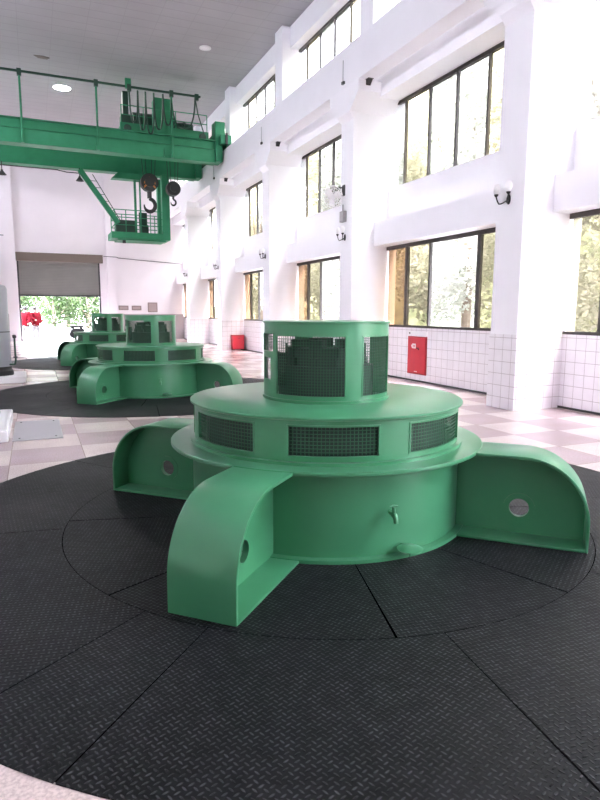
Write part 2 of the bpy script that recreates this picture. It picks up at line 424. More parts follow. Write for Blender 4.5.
# ------------------------------------------------------------------ generators
def generator():
    g = thing('generator', 'large green generator with four curved legs, closest to the camera', 'generator', (CX, CY, 0), 0, 'row of three green generators')
    G = M['green']
    b = MB(); b.ring(1.0, 1.10, .006, .030, n=96); b.lathe([(1.045,.03),(1.045,.615)], n=96, cap=False)
    base = b.build('base_barrel', G, g)
    # four I-section legs with the outer end rolled over
    for k in range(4):
        a = R(45+90*k); ca, sa = math.cos(a), math.sin(a)
        fn = lambda d, t, z: (d*ca-t*sa, d*sa+t*ca, z)
        L, H, rr, hw, tt = 1.94, .630, .43, .207, .020
        m = MB()
        path = [(1.02, H), (1.25, H)]+[(L-rr+rr*math.sin(q*PI/2/14), H-rr+rr*math.cos(q*PI/2/14)) for q in range(15)]+[(L, .006)]
        inner = [(1.02, H-tt), (1.25, H-tt)]+[(L-rr+(rr-tt)*math.sin(q*PI/2/14), H-rr+(rr-tt)*math.cos(q*PI/2/14)) for q in range(15)]+[(L-tt, .006)]
        n = len(path); vs = []; fs = []
        for (p, q) in zip(path, inner):
            vs += [fn(p[0], -hw, p[1]), fn(p[0], hw, p[1]), fn(q[0], hw, q[1]), fn(q[0], -hw, q[1])]
        for i in range(n-1):
            for j in range(4): fs.append((4*i+j, 4*i+(j+1)%4, 4*i+4+(j+1)%4, 4*i+4+j))
        fs += [(0,1,2,3), (4*n-1,4*n-2,4*n-3,4*n-4)]
        m.add(vs, fs)
        leg = m.build('leg', G, g, bevel=.004)
        # web with a round hole
        out = [(1.03, .02), (L-tt-.001, .02)]+[(q[0]-.0005, q[1]-.0005) for q in reversed(inner[2:-1])]+[(1.03, H-tt)]
        hc = (1.487, .212); hr = .068; N = 32
        # radial fan between outline (resampled by angle) and the hole
        def outline(ang):
            dx, dz = math.cos(ang), math.sin(ang); best = None
            for i in range(len(out)):
                x0, zz0 = out[i]; x1, zz1 = out[(i+1) % len(out)]
                ex, ez = x1-x0, zz1-zz0; den = dx*ez-dz*ex
                if abs(den) < 1e-9: continue
                s = ((x0-hc[0])*ez-(zz0-hc[1])*ex)/den; u = ((x0-hc[0])*dz-(zz0-hc[1])*dx)/den
                if s > 0 and -1e-6 <= u <= 1+1e-6 and (best is None or s < best): best = s
            return (hc[0]+dx*best, hc[1]+dz*best)
        angs = sorted([2*PI*i/N for i in range(N)]+[math.atan2(z-hc[1], x-hc[0]) % (2*PI) for x, z in out])
        vs = []; fs = []; n = len(angs)
        for an in angs:
            o_ = outline(an); h_ = (hc[0]+hr*math.cos(an), hc[1]+hr*math.sin(an))
            vs += [fn(o_[0], -.012, o_[1]), fn(h_[0], -.012, h_[1]), fn(h_[0], .012, h_[1]), fn(o_[0], .012, o_[1])]
        for i in range(n):
            j = (i+1) % n
            for q in range(4): fs.append((4*i+q, 4*i+(q+1)%4, 4*j+(q+1)%4, 4*j+q))
        MB().add(vs, fs).build('web_plate', G, leg)
        rg = MB(); vs = []; fs = []; n = 32
        for i in range(n):
            an = 2*PI*i/n
            for (r_, t_) in ((hr,-.020),(hr+.040,-.020),(hr+.040,.020),(hr,.020)): vs.append(fn(hc[0]+r_*math.cos(an), t_, hc[1]+r_*math.sin(an)))
        for i in range(n):
            j = (i+1) % n
            for q in range(4): fs.append((4*i+q, 4*i+(q+1)%4, 4*j+(q+1)%4, 4*j+q))
        rg.add(vs, fs).build('hole_ring', G, leg)
        fp = MB(); fp.add([fn(1.06,-hw,.006),fn(L-tt,-hw,.006),fn(L-tt,hw,.006),fn(1.06,hw,.006),fn(1.06,-hw,.024),fn(L-tt,-hw,.024),fn(L-tt,hw,.024),fn(1.06,hw,.024)],
                          [(3,2,1,0),(4,5,6,7),(0,1,5,4),(1,2,6,5),(2,3,7,6),(3,0,4,7)])
        fp.build('foot_plate', G, leg, bevel=.003)
    MB().lathe([(1.0,.610),(1.205,.610),(1.209,.614),(1.209,.632),(1.205,.636),(.9,.636)], n=128, cap=False).build('collar_plate', G, g)
    # drum with vent openings
    vents = [(-179,-143),(-129,-96.3),(-82.8,-45.5),(-31,2),(17,50),(85,118),(133,166)]
    zb, zt = .692, .882
    d = MB(); r0, r1 = 1.010, 1.026
    d.ring(r0, r1, .636, zb, n=128); d.ring(r0, r1, zt, .925, n=128)
    for i, (a0, a1) in enumerate(vents):
        nx = vents[(i+1) % len(vents)][0]
        if nx < a1: nx += 360
        d.arc(r0, r1, zb, zt, a1, nx)
    d.ring(1.02, 1.062, .636, .656, n=128)
    d.lathe([(.3,.925),(1.050,.925),(1.056,.929),(1.056,.943),(1.050,.947),(.3,.947)], n=128, cap=False)
    drum = d.build('drum', G, g)
    for a0, a1 in vents:
        v = MB()
        q = R(a0); v.arc(1.026, 1.032, zb-.012, zb, a0-.7, a1+.7); v.arc(1.026, 1.032, zt, zt+.012, a0-.7, a1+.7)
        v.arc(1.026, 1.032, zb, zt, a0-.7, a0, 1); v.arc(1.026, 1.032, zb, zt, a1, a1+.7, 1)
        f = v.build('vent_frame', G, drum)
        m = MB()
        for j in range(1, 8): z = zb+(zt-zb)*j/8; m.arc(1.014, 1.018, z-.0022, z+.0022, a0, a1, 8)
        nn = int((a1-a0)*1.02*PI/180/.026)
        for j in range(1, nn): a = a0+(a1-a0)*j/nn; m.arc(1.013, 1.017, zb, zt, a-.13, a+.13, 1)
        m.build('wire_mesh', M['wire'], drum, smooth=False)
    MB().cyl(.93, .64, .92, n=64).build('stator_core', M['core'], g)
    # top housing
    wins = [(-163.6,-99.4,1.0,1.427,1),(-82,-41.5,1.0,1.424,1),(14,78,1.0,1.427,1),(97,142,1.0,1.424,1),(163,191.8,1.31,1.44,1),(170,186,1.098,1.262,0)]
    h = MB(); r0, r1 = .476, .486
    h.ring(r0, r1, .947, 1.0, n=96); h.ring(r0, r1, 1.44, 1.518, n=96); h.ring(.480, .497, .947, .968, n=96)
    segs = [(-99.4,-82),(-41.5,14),(78,97),(142,163),(191.8,196.4)]
    for a0, a1 in segs: h.arc(r0, r1, 1.0, 1.44, a0, a1)
    for a0, a1, z0, z1, _ in wins[:4]:
        if z1 < 1.44: h.arc(r0, r1, z1, 1.44, a0, a1)
    h.arc(r0, r1, 1.0, 1.098, 163, 191.8); h.arc(r0, r1, 1.262, 1.31, 163, 191.8); h.arc(r0, r1, 1.098, 1.262, 163, 170, 2); h.arc(r0, r1, 1.098, 1.262, 186, 191.8, 2)
    hs = h.build('top_housing', G, g)
    MB().lathe([(0.001,1.518),(.494,1.518),(.499,1.522),(.499,1.529),(.494,1.533),(.001,1.536)], n=96, cap=False).build('lid', G, g)
    for a0, a1, z0, z1, me in wins:
        if not me: continue
        m = MB(); nz = max(4, int((z1-z0)/.0205)); na = max(4, int((a1-a0)*PI/180*.48/.021))
        for j in range(1, nz): z = z0+(z1-z0)*j/nz; m.arc(.479, .481, z-.0015, z+.0015, a0, a1, 14)
        for j in range(1, na): a = a0+(a1-a0)*j/na; m.arc(.478, .4805, z0, z1, a-.2, a+.2, 1)
        m.build('wire_mesh', M['wire'], hs, smooth=False)
        v = MB(); v.arc(r1, .490, z0-.010, z0, a0-1.2, a1+1.2); v.arc(r1, .490, z1, z1+.010, a0-1.2, a1+1.2)
        v.arc(r1, .490, z0, z1, a0-1.2, a0, 1); v.arc(r1, .490, z0, z1, a1, a1+1.2, 1)
        v.build('mesh_frame', G, hs)
    MB().arc(.38, .43, 1.05, 1.30, 164, 191).build('slot_light_block', M['core'], g)  # dark panel added to stop light showing through the slot
    # brush gear inside the housing
    b = MB(); b.cyl(.37, .95, 1.20, n=32); b.cyl(.30, 1.20, 1.33, n=32); b.cyl(.17, 1.12, 1.30, n=32); b.cyl(.27, 1.14, 1.17, n=32); b.cyl(.27, 1.24, 1.27, n=32); b.cyl(.06, 1.30, 1.40, n=20)
    for k in range(10):
        a = 2*PI*k/10+.2; ca, sa = math.cos(a), math.sin(a)
        b.obox((.27*ca,.27*sa,1.205), (ca,sa,0), (-sa,ca,0), (0,0,1), .05, .03, .055)
        b.tube([(.31*ca,.31*sa,1.0),(.31*ca,.31*sa,1.36)], .009, 6)
        if k % 2 == 0: b.obox((.20*ca,.20*sa,1.34), (ca,sa,0), (-sa,ca,0), (0,0,1), .07, .05, .05)
    b.build('brush_gear', M['core'], g)
    # drain tap on the barrel
    a = R(-92); ca, sa = math.cos(a), math.sin(a); f = lambda r, t, z: (r*ca-t*sa, r*sa+t*ca, z)
    t = MB(); t.tube([f(1.04,0,.315),f(1.09,0,.315)], .011, 10); t.tube([f(1.085,0,.315),f(1.11,0,.312),f(1.128,0,.295),f(1.134,0,.265)], [.018,.020,.017,.014], 12)
    t.tube([f(1.10,0,.32),f(1.10,0,.365)], [.016,.009], 10)
    tp = t.build('drain_tap', G, g)
    MB().tube([f(1.10,-.028,.368),f(1.10,0,.374),f(1.10,.028,.368)], [.006,.008,.006], 8).build('tap_handle', G, tp)
    a = R(-86.5); ca, sa = math.cos(a), math.sin(a); x, y = 1.14*ca, 1.14*sa
    q = MB(); q.lathe([(.001,.088),(.080,.078),(.086,.084),(.05,.096),(.001,.100)], (x,y,0), 24, cap=False); q.cyl(.008, .03, .085, (x,y,0), 10)
    q.tube([(1.045*ca,1.045*sa,.08),(x,y,.083)], .008, 8)
    q.build('drain_cover', G, g)
    return g
gen = generator()
g2 = copy_tree(gen); g2.location = (CX+BX, CY+STEP, 0); g2['label'] = 'green generator in the middle of the row, between two other generators'
g3 = copy_tree(gen); g3.location = (CX+2*BX, CY+2*STEP, 0); g3['label'] = 'green generator at the far end of the row, in front of the roller shutter'

# ------------------------------------------------------------------ rubber mats under the generators
def sheet(r0, r1, a0, a1, rot, off=(0,0)):
    m = MB(); gap = .007
    ga0, ga1 = a0+math.degrees(gap/2/max(r0,.8)), a1-math.degrees(gap/2/max(r0,.8))
    m.arc(r0+gap/2, r1-gap/2, 0, .006, ga0, ga1, max(6, int((a1-a0)/3)))
    return m
def make_mat():
    t = thing('rubber_mat', 'round black ribbed rubber mat in sheets under the generator closest to the camera', 'floor mat', (CX, CY, 0), 0, 'black mats under the generators')
    lay = []
    inn = [-195,-153.5,-105.3,-71,-20,25,70,115,165]
    outr = [-190,-144.5,-133,-98,-60,-15,30,80,125,170]
    for (bs, r0, r1) in ((inn, .9, 1.995), (outr, 1.995, 3.10)):
        for a0, a1 in zip(bs, bs[1:]): lay.append((r0, r1, a0, a1))
    MB().arc(.9, 3.09, 0, .0025, 0, 360, 120).build('underlay', mat('underlay_black', (.0015,.0015,.002), 1, 0, 0), t, smooth=False)
    rots = [20,-35,8,55,-60,30,75,-10,12,-20,70,2,33,-50,25,60,-5]
    for i, (r0, r1, a0, a1) in enumerate(lay):
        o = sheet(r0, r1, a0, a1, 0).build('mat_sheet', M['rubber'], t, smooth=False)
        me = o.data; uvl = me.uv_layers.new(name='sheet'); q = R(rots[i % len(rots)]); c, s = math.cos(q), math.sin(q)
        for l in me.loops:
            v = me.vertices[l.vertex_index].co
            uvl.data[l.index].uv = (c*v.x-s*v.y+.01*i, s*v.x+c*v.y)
    return t
mt = make_mat()
m2 = copy_tree(mt); m2.location = (CX+BX, CY+STEP, 0); m2['label'] = 'round black rubber mat under the middle generator'
m3 = copy_tree(mt); m3.location = (CX+2*BX, CY+2*STEP, 0); m3['label'] = 'round black rubber mat under the generator in front of the roller shutter'

# ------------------------------------------------------------------ floor clutter at the left edge
t = thing('floor_plate', 'pale grey cover plate lying flat on the checkered floor beside the white plinth', 'cover plate', (-.03, 8.9, 0))
MB().box(-.30,.29,-.72,.72,0,.012).build('plate', mat('plate_grey', (.40,.385,.41), .45), t, smooth=False, bevel=.004)
for sx in (-.22,.21):
    for sy in (-.6,.6): MB().cyl(.012,.012,.018,(sx,sy,0),10).build('bolt', M['darkgrey'], t)
t = thing('plinth', 'low white plinth with a black device on it, beside the grey cover plate', 'plinth', (-1.0, 9.1, 0), 0, 'white plinths')
MB().box(-.8,.63,-.93,.92,0,.14).build('plinth_block', M['white'], t, smooth=False, bevel=.015)
MB().box(-.8,.60,-.90,.89,.14,.146).build('top_tray', M['shade'], t, smooth=False)
t = thing('control_box', 'small black device lying on the low white plinth', 'device', (-.62, 9.45, .146))
MB().box(-.35,.10,-.16,.16,0,.05).build('case', M['black'], t, smooth=False, bevel=.01)
MB().tube([(-.02,-.1,.05),(-.02,-.1,.075),(-.02,.1,.075),(-.02,.1,.05)], .01, 8).build('grip', M['darkgrey'], t)
t = thing('plinth', 'low white plinth under the silver tank', 'plinth', (-.88, 15.7, 0), 0, 'white plinths')
MB().box(-.8,.63,-.72,.75,0,.14).build('plinth_block', M['white'], t, smooth=False, bevel=.015)
t = thing('pressure_tank', 'tall silver tank with dark foot standing on a white plinth at the edge', 'tank', (-.90, 15.65, .14))
MB().lathe([(.36,.12),(.36,1.96),(.33,2.03),(.2,2.08),(.001,2.1)], n=48).build('shell', M['silver'], t)
MB().lathe([(.40,0),(.40,.10),(.37,.14),(.37,.20),(.36,.20)], n=48).build('foot', M['black'], t)
MB().ring(.36,.372,.98,1.0,n=48).build('seam_band', M['darkgrey'], t)
p = MB().tube([(.33,-.25,.25),(.44,-.22,.25),(.46,-.22,.35),(.46,-.22,.86),(.43,-.22,.92)], .022, 8).build('drain_pipe', M['green_deep'], t)
MB().cyl(.05,.0,.03,(.46,-.22,.40),16).sphere((.46,-.22,.88),.045).build('valve', M['darkgrey'], p)
MB().cyl(.035,0,.03,(.46,-.22,.95),16).build('gauge', M['white'], p)

# ------------------------------------------------------------------ wall fittings
# red hydrant cabinet
t = thing('hydrant_cabinet', 'red fire cabinet with white symbol set in the tiled wall', 'fire cabinet', (XW-.012, 11.93, .17))
MB().box(-.025,0,-.375,.375,0,.88).build('cabinet_frame', M['red_dark'], t, smooth=False, bevel=.006)
d = MB().box(-.042,-.024,-.345,.345,.03,.85).build('door', M['red'], t, smooth=False, bevel=.004)
ic = MB()
for (u0,v0,u1,v1) in ((.02,.60,.05,.71),(.05,.68,.16,.71),(.05,.60,.16,.625),(.13,.60,.16,.71),(.075,.64,.11,.665)): ic.box(-.045,-.0419,u0,u1 if u1>u0 else u0+.02,v0,v1)
for k in range(3): ic.box(-.045,-.0419,.17+.012*k,.178+.012*k,.61+.02*k,.68)
ic.build('white_symbol', M['white'], d, smooth=False)
MB().box(-.06,-.042,-.10,-.02,.60,.625).box(-.055,-.042,-.12,-.09,.57,.60).build('latch', M['black'], d, smooth=False)
MB().box(-.045,-.042,-.06,.06,.055,.075).build('bottom_label', M['white'], d, smooth=False)
t = thing('notice_strip', 'narrow white strip with a dark mark above the red fire cabinet', 'sign', (XW-.012, 11.93, 1.07))
MB().box(-.012,0,-.37,.37,0,.09).build('panel', M['white'], t, smooth=False)
MB().box(-.014,-.012,.30,.35,.03,.07).build('dark_mark', M['darkgrey'], t, smooth=False)
# red box on the floor
t = thing('extinguisher_box', 'red fire extinguisher box standing on the floor against a white pillar', 'fire box', (7.80, PY[5]-.20, 0))
MB().box(-.24,.24,-.15,.15,.05,.60).build('case', M['red'], t, smooth=False, bevel=.01)
MB().box(-.25,.25,-.16,.16,.60,.64).build('lid', M['red_dark'], t, smooth=False, bevel=.008)
d = MB().box(-.21,.21,-.162,-.15,.08,.57).build('door', M['red'], t, smooth=False, bevel=.004)
MB().box(-.03,.03,-.178,-.162,.50,.52).build('handle', M['darkgrey'], d, smooth=False)
for sx in (-.2,.2): MB().box(sx-.03,sx+.03,-.13,.13,0,.05).build('foot', M['black'], t, smooth=False)

# twin wall lamps, one on every pillar
def wall_lamp(y, z, label):
    t = thing('wall_lamp', label, 'wall lamp', (XP, y, z), 0, 'twin wall lamps on the pillars')
    MB().lathe([(.001,-.0),(.055,-.0),(.055,-.012),(.04,-.03),(.001,-.035)], n=20, axis='x', cap=False).build('back_plate', M['black'], t)
    p = t.children[0]; 
    p.scale = (1, 1, 1.9)
    for s in (-1, 1):
        pts = [(-.02, 0, -.02)]+[(-.03-.15*math.sin(q*PI/16)*1.0, s*(.03+.10*(1-math.cos(q*PI/10))/2+.06*q/8), -.02-.07*math.sin(q*PI/9)+.11*max(0,(q-5)/3)) for q in range(1, 9)]
        a = MB().tube(pts, .013, 8).build('arm', M['black'], t)
        ex, ey, ez = pts[-1]
        MB().lathe([(.012,-.01),(.03,.005),(.045,.035),(.045,.045),(.001,.045)], (ex,ey,ez), 16).build('cup', M['black'], a)
        MB().lathe([(.03,.045),(.055,.08),(.075,.14),(.07,.20),(.045,.25),(.001,.26)], (ex,ey,ez), 20).build('glass_shade', M['shade'], a)
    return t
wl = wall_lamp(PY[2]+PW*.55, 3.42, 'black twin-arm wall lamp on the pillar closest to the camera'); wl.scale = (.78,.78,.78)
for k, lb in ((3,'black twin-arm wall lamp under the wall fan and the grey box'), (4,'black twin-arm wall lamp on the third pillar, right after the fan pillar'), (5,'black twin-arm wall lamp above the red box on the floor'), (6,'black twin-arm wall lamp on the last pillar by the end wall')):
    c = copy_tree(wl); c.location = (XP, PY[k]+PW*.58, 3.43); c['label'] = lb
# wall fan + box on the second pillar
t = thing('wall_fan', 'white wall fan with round guard on the pillar above the grey box', 'fan', (XP, PY[3]+.45, 4.55))
MB().box(-.03,0,-.07,.07,-.12,.14).build('bracket', M['darkgrey'], t, smooth=False, bevel=.008)
MB().tube([(-.02,0,.08),(-.12,.03,.08),(-.20,.05,.0)], .02, 8).build('neck', M['darkgrey'], t)
fx, fy, fz = -.30, .06, -.16
MB().cyl(.07,-.05,.09,(fx,fy,fz),20,'y').build('motor', M['white'], t)
gd = MB()
for r_, o in ((.27,0),(.24,-.05),(.24,.05),(.18,-.08),(.18,.08),(.10,-.09),(.10,.09)):
    gd.tube([(fx+r_*math.cos(2*PI*q/28), fy+o-.06, fz+r_*math.sin(2*PI*q/28)) for q in range(28)], .006, 5, True)
for q in range(20):
    a = 2*PI*q/20; ca, sa = math.cos(a), math.sin(a)
    for s in (-1, 1):
        gd.tube([(fx+r_*ca, fy+s*o-.06, fz+r_*sa) for r_, o in ((.05,.09),(.18,.08),(.24,.05),(.27,0))], .004, 4)
gd.build('guard', M['white'], t)
for q in range(3):
    a = 2*PI*q/3+.4; ca, sa = math.cos(a), math.sin(a); b = MB()
    vs = []
    for r_, wd in ((.05,.04),(.14,.09),(.21,.08),(.23,.02)):
        for sg in (-1, 1):
            vs.append((fx+r_*ca-sg*wd*sa, fy-.06+sg*.018, fz+r_*sa+sg*wd*ca))
    fs = [(0,1,3,2),(2,3,5,4),(4,5,7,6)]; n = len(vs)
    vs2 = [(x, y+.006, z) for x,y,z in vs]
    b.add(vs+vs2, fs+[tuple(i+n for i in f) for f in fs]+[(0,2,2+n,n),(2,4,4+n,2+n),(4,6,6+n,4+n),(1,3,3+n,1+n),(3,5,5+n,3+n),(5,7,7+n,5+n),(0,1,1+n,n),(6,7,7+n,6+n)])
    b.build('blade', M['shade'], t)
t = thing('fan_control_box', 'small grey box on the pillar between the wall fan and the twin lamp', 'electrical box', (XP, PY[3]+.40, 3.80))
MB().box(-.09,0,-.11,.11,0,.26).build('case', mat('box_grey', (.34,.32,.33), .5), t, smooth=False, bevel=.01)
MB().box(-.096,-.09,-.08,.08,.03,.23).build('cover', mat('box_cover', (.42,.40,.41), .5), t, smooth=False)
MB().tube([(-.04,.02,.26),(-.04,.02,.42)], .012, 8).build('cable', M['darkgrey'], t)
# small black brackets on and under the beam at each pillar
for k, nm in ((3,'the fan pillar'), (4,'the third pillar'), (5,'the fourth pillar')):
    t = thing('beam_clip', f'small black clip on the face of the crane beam at {nm}', 'bracket', (7.05, PY[k]+.30, 6.98), 0, 'black clips on the beam')
    MB().box(-.05,0,-.05,.05,-.03,.03).build('clip', M['black'], t, smooth=False); MB().tube([(-.03,0,.03),(-.03,0,.5)], .006, 6).build('drop_wire', M['darkgrey'], t)
    t = thing('beam_bracket', f'black wedge-shaped bracket under the crane beam in front of {nm}', 'bracket', (7.3, PY[k]-.42, 6.86), 0, 'black brackets under the beam')
    MB().prism([(0,0),(-.11,0),(0,-.12)], lambda u,v,q: (q,u,v), -.06, .06).build('gusset', M['black'], t, smooth=False)
    MB().box(-.07,.07,-.13,0,-.01,0).build('plate', M['darkgrey'], t, smooth=False)
# far wall: three plaques, conduit
for (x0,x1,z0,z1,lb) in ((4.44,4.98,1.68,1.93,'small brown plaque on the end wall nearest the roller shutter'),(5.16,5.70,1.68,1.93,'small brown plaque on the end wall between two others'),(6.07,6.62,1.57,2.12,'square grey plaque on the end wall nearest the window wall')):
    t = thing('wall_plaque', lb, 'plaque', ((x0+x1)/2, YF, (z0+z1)/2), 0, 'plaques on the end wall'); hw, hh = (x1-x0)/2, (z1-z0)/2
    MB().box(-hw,hw,-.03,0,-hh,hh).build('backing', M['plaque'], t, smooth=False, bevel=.006)
    MB().box(-hw+.05,hw-.05,-.036,-.03,-hh+.05,hh-.05).build('face', mat('plaque_face', (.34,.27,.27), .4), t, smooth=False)
tag(MB().tube([(3.7,YF-.20,4.62),(4.4,YF-.20,4.60),(4.5,YF-.05,4.57),(5.8,YF-.05,4.48),(8.1,YF-.05,4.36)], .018, 6).build('conduit', M['darkgrey']), 'thin dark conduit running across the end wall from the shutter box', 'conduit')
tag(MB().tube([(-5,YF-.018,5.55),(-1.24,YF-.018,5.53)], .02, 6).build('conduit', M['darkgrey']), 'thin grey conduit on the end wall at the side away from the windows', 'conduit')

# ceiling lamps
def ceil_lamp(x, y, lit, label):
    t = thing('ceiling_lamp', label, 'ceiling lamp', (x, y, ZC))
    MB().ring(.15 if not lit else .30, .20 if not lit else .36, -.03, 0, n=32).build('rim', M['white'], t)
    MB().lathe([(.001,-.02),(.15 if not lit else .30,-.015)], n=32, cap=False).build('lens', M['lamp_on'] if lit else M['shade'], t)
ceil_lamp(1.52, 27.65, True, 'bright lit ceiling lamp above the green crane')
ceil_lamp(5.84, 21.69, False, 'unlit round downlight in the grey ceiling near the windows')
t = thing('ceiling_vent', 'small brown rusty patch cover on the grey ceiling', 'vent', (.72, 24.8, ZC))
MB().prism([(-.25,-.1),(.05,-.14),(.28,-.05),(.2,.12),(-.1,.1)], lambda u,v,q: (u,v,q), -.015, 0).build('cover', M['tan'], t, smooth=False)

# ------------------------------------------------------------------ overhead crane
GC = M['green_crane']; Y1 = 23.8; Y2 = 27.0; XA, XB = XL+.75, 7.12
cr = thing('overhead_crane', 'green overhead travelling crane spanning the hall below the ceiling', 'crane', (0, 0, 0))
def girder(y, side):
    g = MB(); g.box(XA, XB-.35, y, y+.45, 7.30, 8.06); g.box(XA, XB-.35, y-.10, y+.55, 8.06, 8.09); g.box(XA, XB-.35, y-.03, y+.48, 7.275, 7.30)
    # stepped end
    o = g.build('girder', GC, cr, smooth=False, bevel=.006)
    return o
gn = girder(Y1, -1); gf = girder(Y2, 1)
q = MB(); q.box(XA, XB-.4, Y1-.05, Y1, 7.76, 7.80)
for k in range(-3, 4): 
    x = -.03+2.40*k
    if XA < x < XB-.6: q.prism([(0,7.30),(-.12,7.30),(0,7.62)], lambda u,v,tt,x=x: (x+tt, Y1+u, v), -.015, .015)
q.build('stiffener', GC, gn, smooth=False)
# end trucks
for x in (XB-.02, XA+.1):
    e = MB(); e.box(x-.26, x+.20, Y1-.35, Y2+.8, 7.92, 8.22); e.box(x-.40, x+.18, Y1-.15, Y1+.65, 7.55, 8.30); e.box(x-.30, x+.2, Y2-.1, Y2+.65, 7.92, 8.30)
    if x > 0: e = MB(); e.box(x-.24, x+.18, Y1-.35, Y2+.8, 7.92, 8.25); e.box(x-.38, x+.16, Y1-.1, Y1+.6, 7.92, 8.35); e.box(x-.38,x-.10,Y1-.1,Y1+.6,7.32,7.92); e.box(x-.38,x-.10,Y2-.1,Y2+.55,7.32,7.92); e.box(x-.3, x+.15, Y2-.1, Y2+.65, 7.92, 8.30); e.box(x-.36, x+.02, Y1-.02, Y1+.5, 8.35, 8.80)
    tr = e.build('end_truck', GC, cr, smooth=False, bevel=.012)
    if x > 0:
        for yy in (Y1-.1, Y2+.5): MB().cyl(.11, 7.19, 7.31, (0, yy, 7.985), 24, 'x').build('wheel', M['black'], tr)
        MB().box(x-.06, x+.02, Y1-.40, Y1-.34, 7.90, 8.32).build('buffer', M['black'], tr, smooth=False)
# trolley with hoist
tz = 8.10
t = MB(); t.box(3.25, 6.55, Y1+.35, Y2+.2, tz+.08, tz+.24); t.box(3.25, 6.55, Y1+.25, Y1+.40, tz+.02, tz+.34); t.box(3.25,6.55,Y2+.1,Y2+.25,tz+.02,tz+.34)
tl = t.build('trolley_frame', GC, cr, smooth=False, bevel=.01)
for x in (3.5, 6.3):
    for y in (Y1+.22, Y2+.23): MB().cyl(.13, -.05, .05, (x, y, tz+.13), 20, 'y').build('wheel', M['green_deep'], tl)
MB().cyl(.42, 3.9, 5.5, (0, Y1+1.7, tz+.72), 32, 'x').build('rope_drum', M['green_deep'], tl)
MB().box(4.55, 5.15, Y1+.45, Y1+1.05, tz+.24, tz+1.42).build('gearbox', GC, tl, smooth=False, bevel=.03)
m_ = MB().cyl(.24, 5.55, 6.05, (0, Y1+.9, tz+.50), 24, 'x').build('motor', M['green_deep'], tl)
MB().lathe([(.3,5.72),(.3,5.76)], (0,Y1+.9,tz+.5), 24, 'x').build('cooling_fin', M['green_deep'], m_)
MB().sphere((5.5, Y1+.75, tz+.45), .22, 1, 1, 1.1).build('brake_drum', M['green_deep'], tl)
MB().box(3.30, 3.72, Y1+.3, Y1+.8, tz+.24, tz+.62).box(3.38,3.58,Y1+.35,Y1+.6,tz+.62,tz+1.45).build('control_panel', M['green_deep'], tl, smooth=False, bevel=.01)
# trolley handrail
h = MB()
for z in (tz+.62, tz+.95):
    h.tube([(3.3, Y1+.3, z), (6.5, Y1+.3, z)], .018, 6)
for x in (3.3, 4.1, 5.3, 6.5): h.tube([(x, Y1+.3, tz+.3), (x, Y1+.3, tz+.95)], .018, 6)
h.build('handrail', GC, tl)
# cable rail on tall posts with looped cable
zr = 9.54
for x in (-2.45, -.03, 2.42, 5.06, -4.9):
    p = MB(); p.tube([(x, Y1-.14, 7.30), (x, Y1-.14, zr)], .035, 8); p.box(x-.05, x+.05, Y1-.16, Y1+.02, 7.28, 7.42)
    p.build('post', GC, cr)
rl = MB().box(XA+.2, 6.15, Y1-.17, Y1-.11, zr-.03, zr+.04).build('cable_rail', M['green_deep'], cr, smooth=False)
for x in (-.03, 2.42, 3.55, 5.06, 6.0): MB().box(x-.07, x+.07, Y1-.20, Y1-.08, zr-.14, zr+.08).build('hanger', M['green_deep'], rl, smooth=False)
hx = [3.55, 3.85, 4.12, 4.42, 4.75, 5.06, 5.95]
for a, b in zip(hx, hx[1:]):
    dp = 1.25 if b-a < .5 else 1.05
    pts = []; c0 = (a+b)/2; wv = (b-a)/2
    for q in range(33):
        u = -1+2*q/32; ang = u*PI*.62
        bul = 1+.55*math.cos(u*PI/2)**.5 if abs(u) < 1 else 1
        xx = c0+wv*u*(1+.45*math.cos(u*PI/2))
        pts.append((xx, Y1-.14+.05*math.sin(a*9)*(1-u*u), zr-.08-dp*(1-abs(u)**2.6)*(1+.15*math.sin(a*5))))
    MB().tube(pts, .030, 6).build('cable_loop', M['green_deep'], rl)
MB().tube([(5.95,Y1-.14,zr-.08),(6.05,Y1-.12,zr-.6),(6.3,Y1,8.3)], .022, 6).build('cable_loop', M['green_deep'], rl)
MB().box(3.42, 3.62, Y1-.18, Y1-.06, zr-.05, zr+.28).build('rail_stop', GC, rl, smooth=False)
# conduit + two hanging work lamps under the girders
MB().tube([(XA+.3, Y2-.12, 7.14), (1.1, Y2-.12, 7.14), (1.5,Y2-.12,7.08), (2.15, Y2-.12, 7.08)], .022, 6).build('conduit', M['darkgrey'], gf)
for x in (-.83, 1.98):
    l = MB().tube([(x,Y2-.12,7.28),(x,Y2-.12,6.98)], .02, 6).build('work_lamp', M['black'], gf)
    MB().lathe([(.03,.0),(.05,-.06),(.16,-.20),(.15,-.20),(.03,-.08)], (x,Y2-.12,6.98), 20, cap=False).build('lamp_shade', M['darkgrey'], l)
# operator's platform hung under the far girder
cb = MB(); y0, y1 = Y2-.35, Y2+1.0
cb.box(3.10, 5.52, y0, y1, 4.60, 4.86); cb.box(3.35, 5.35, y0+.1, y1-.1, 4.54, 4.60)
cab = cb.build('operator_platform', GC, cr, smooth=False, bevel=.012)
MB().box(5.20, 5.52, y0, y0+.30, 4.86, 7.27).build('column', GC, cab, smooth=False, bevel=.01)
MB().box(5.22, 5.50, y1-.3, y1, 4.86, 7.27).build('column', GC, cab, smooth=False, bevel=.01)
st = MB(); a = Vector((1.98, y0+.1, 7.2)); b = Vector((3.40, y0+.1, 5.20)); d_ = (b-a).normalized()
st.obox((a+b)/2, d_, (0,1,0), d_.cross(Vector((0,1,0))), (b-a).length/2, .08, .10)
st.build('strut', GC, cab, smooth=False, bevel=.006)
MB().prism([(3.20,6.98),(4.50,6.98),(4.50,7.22),(3.45,7.22)], lambda u,v,q: (u,q,v), y0+.02, y0+.5).build('canopy', GC, cab, smooth=False)
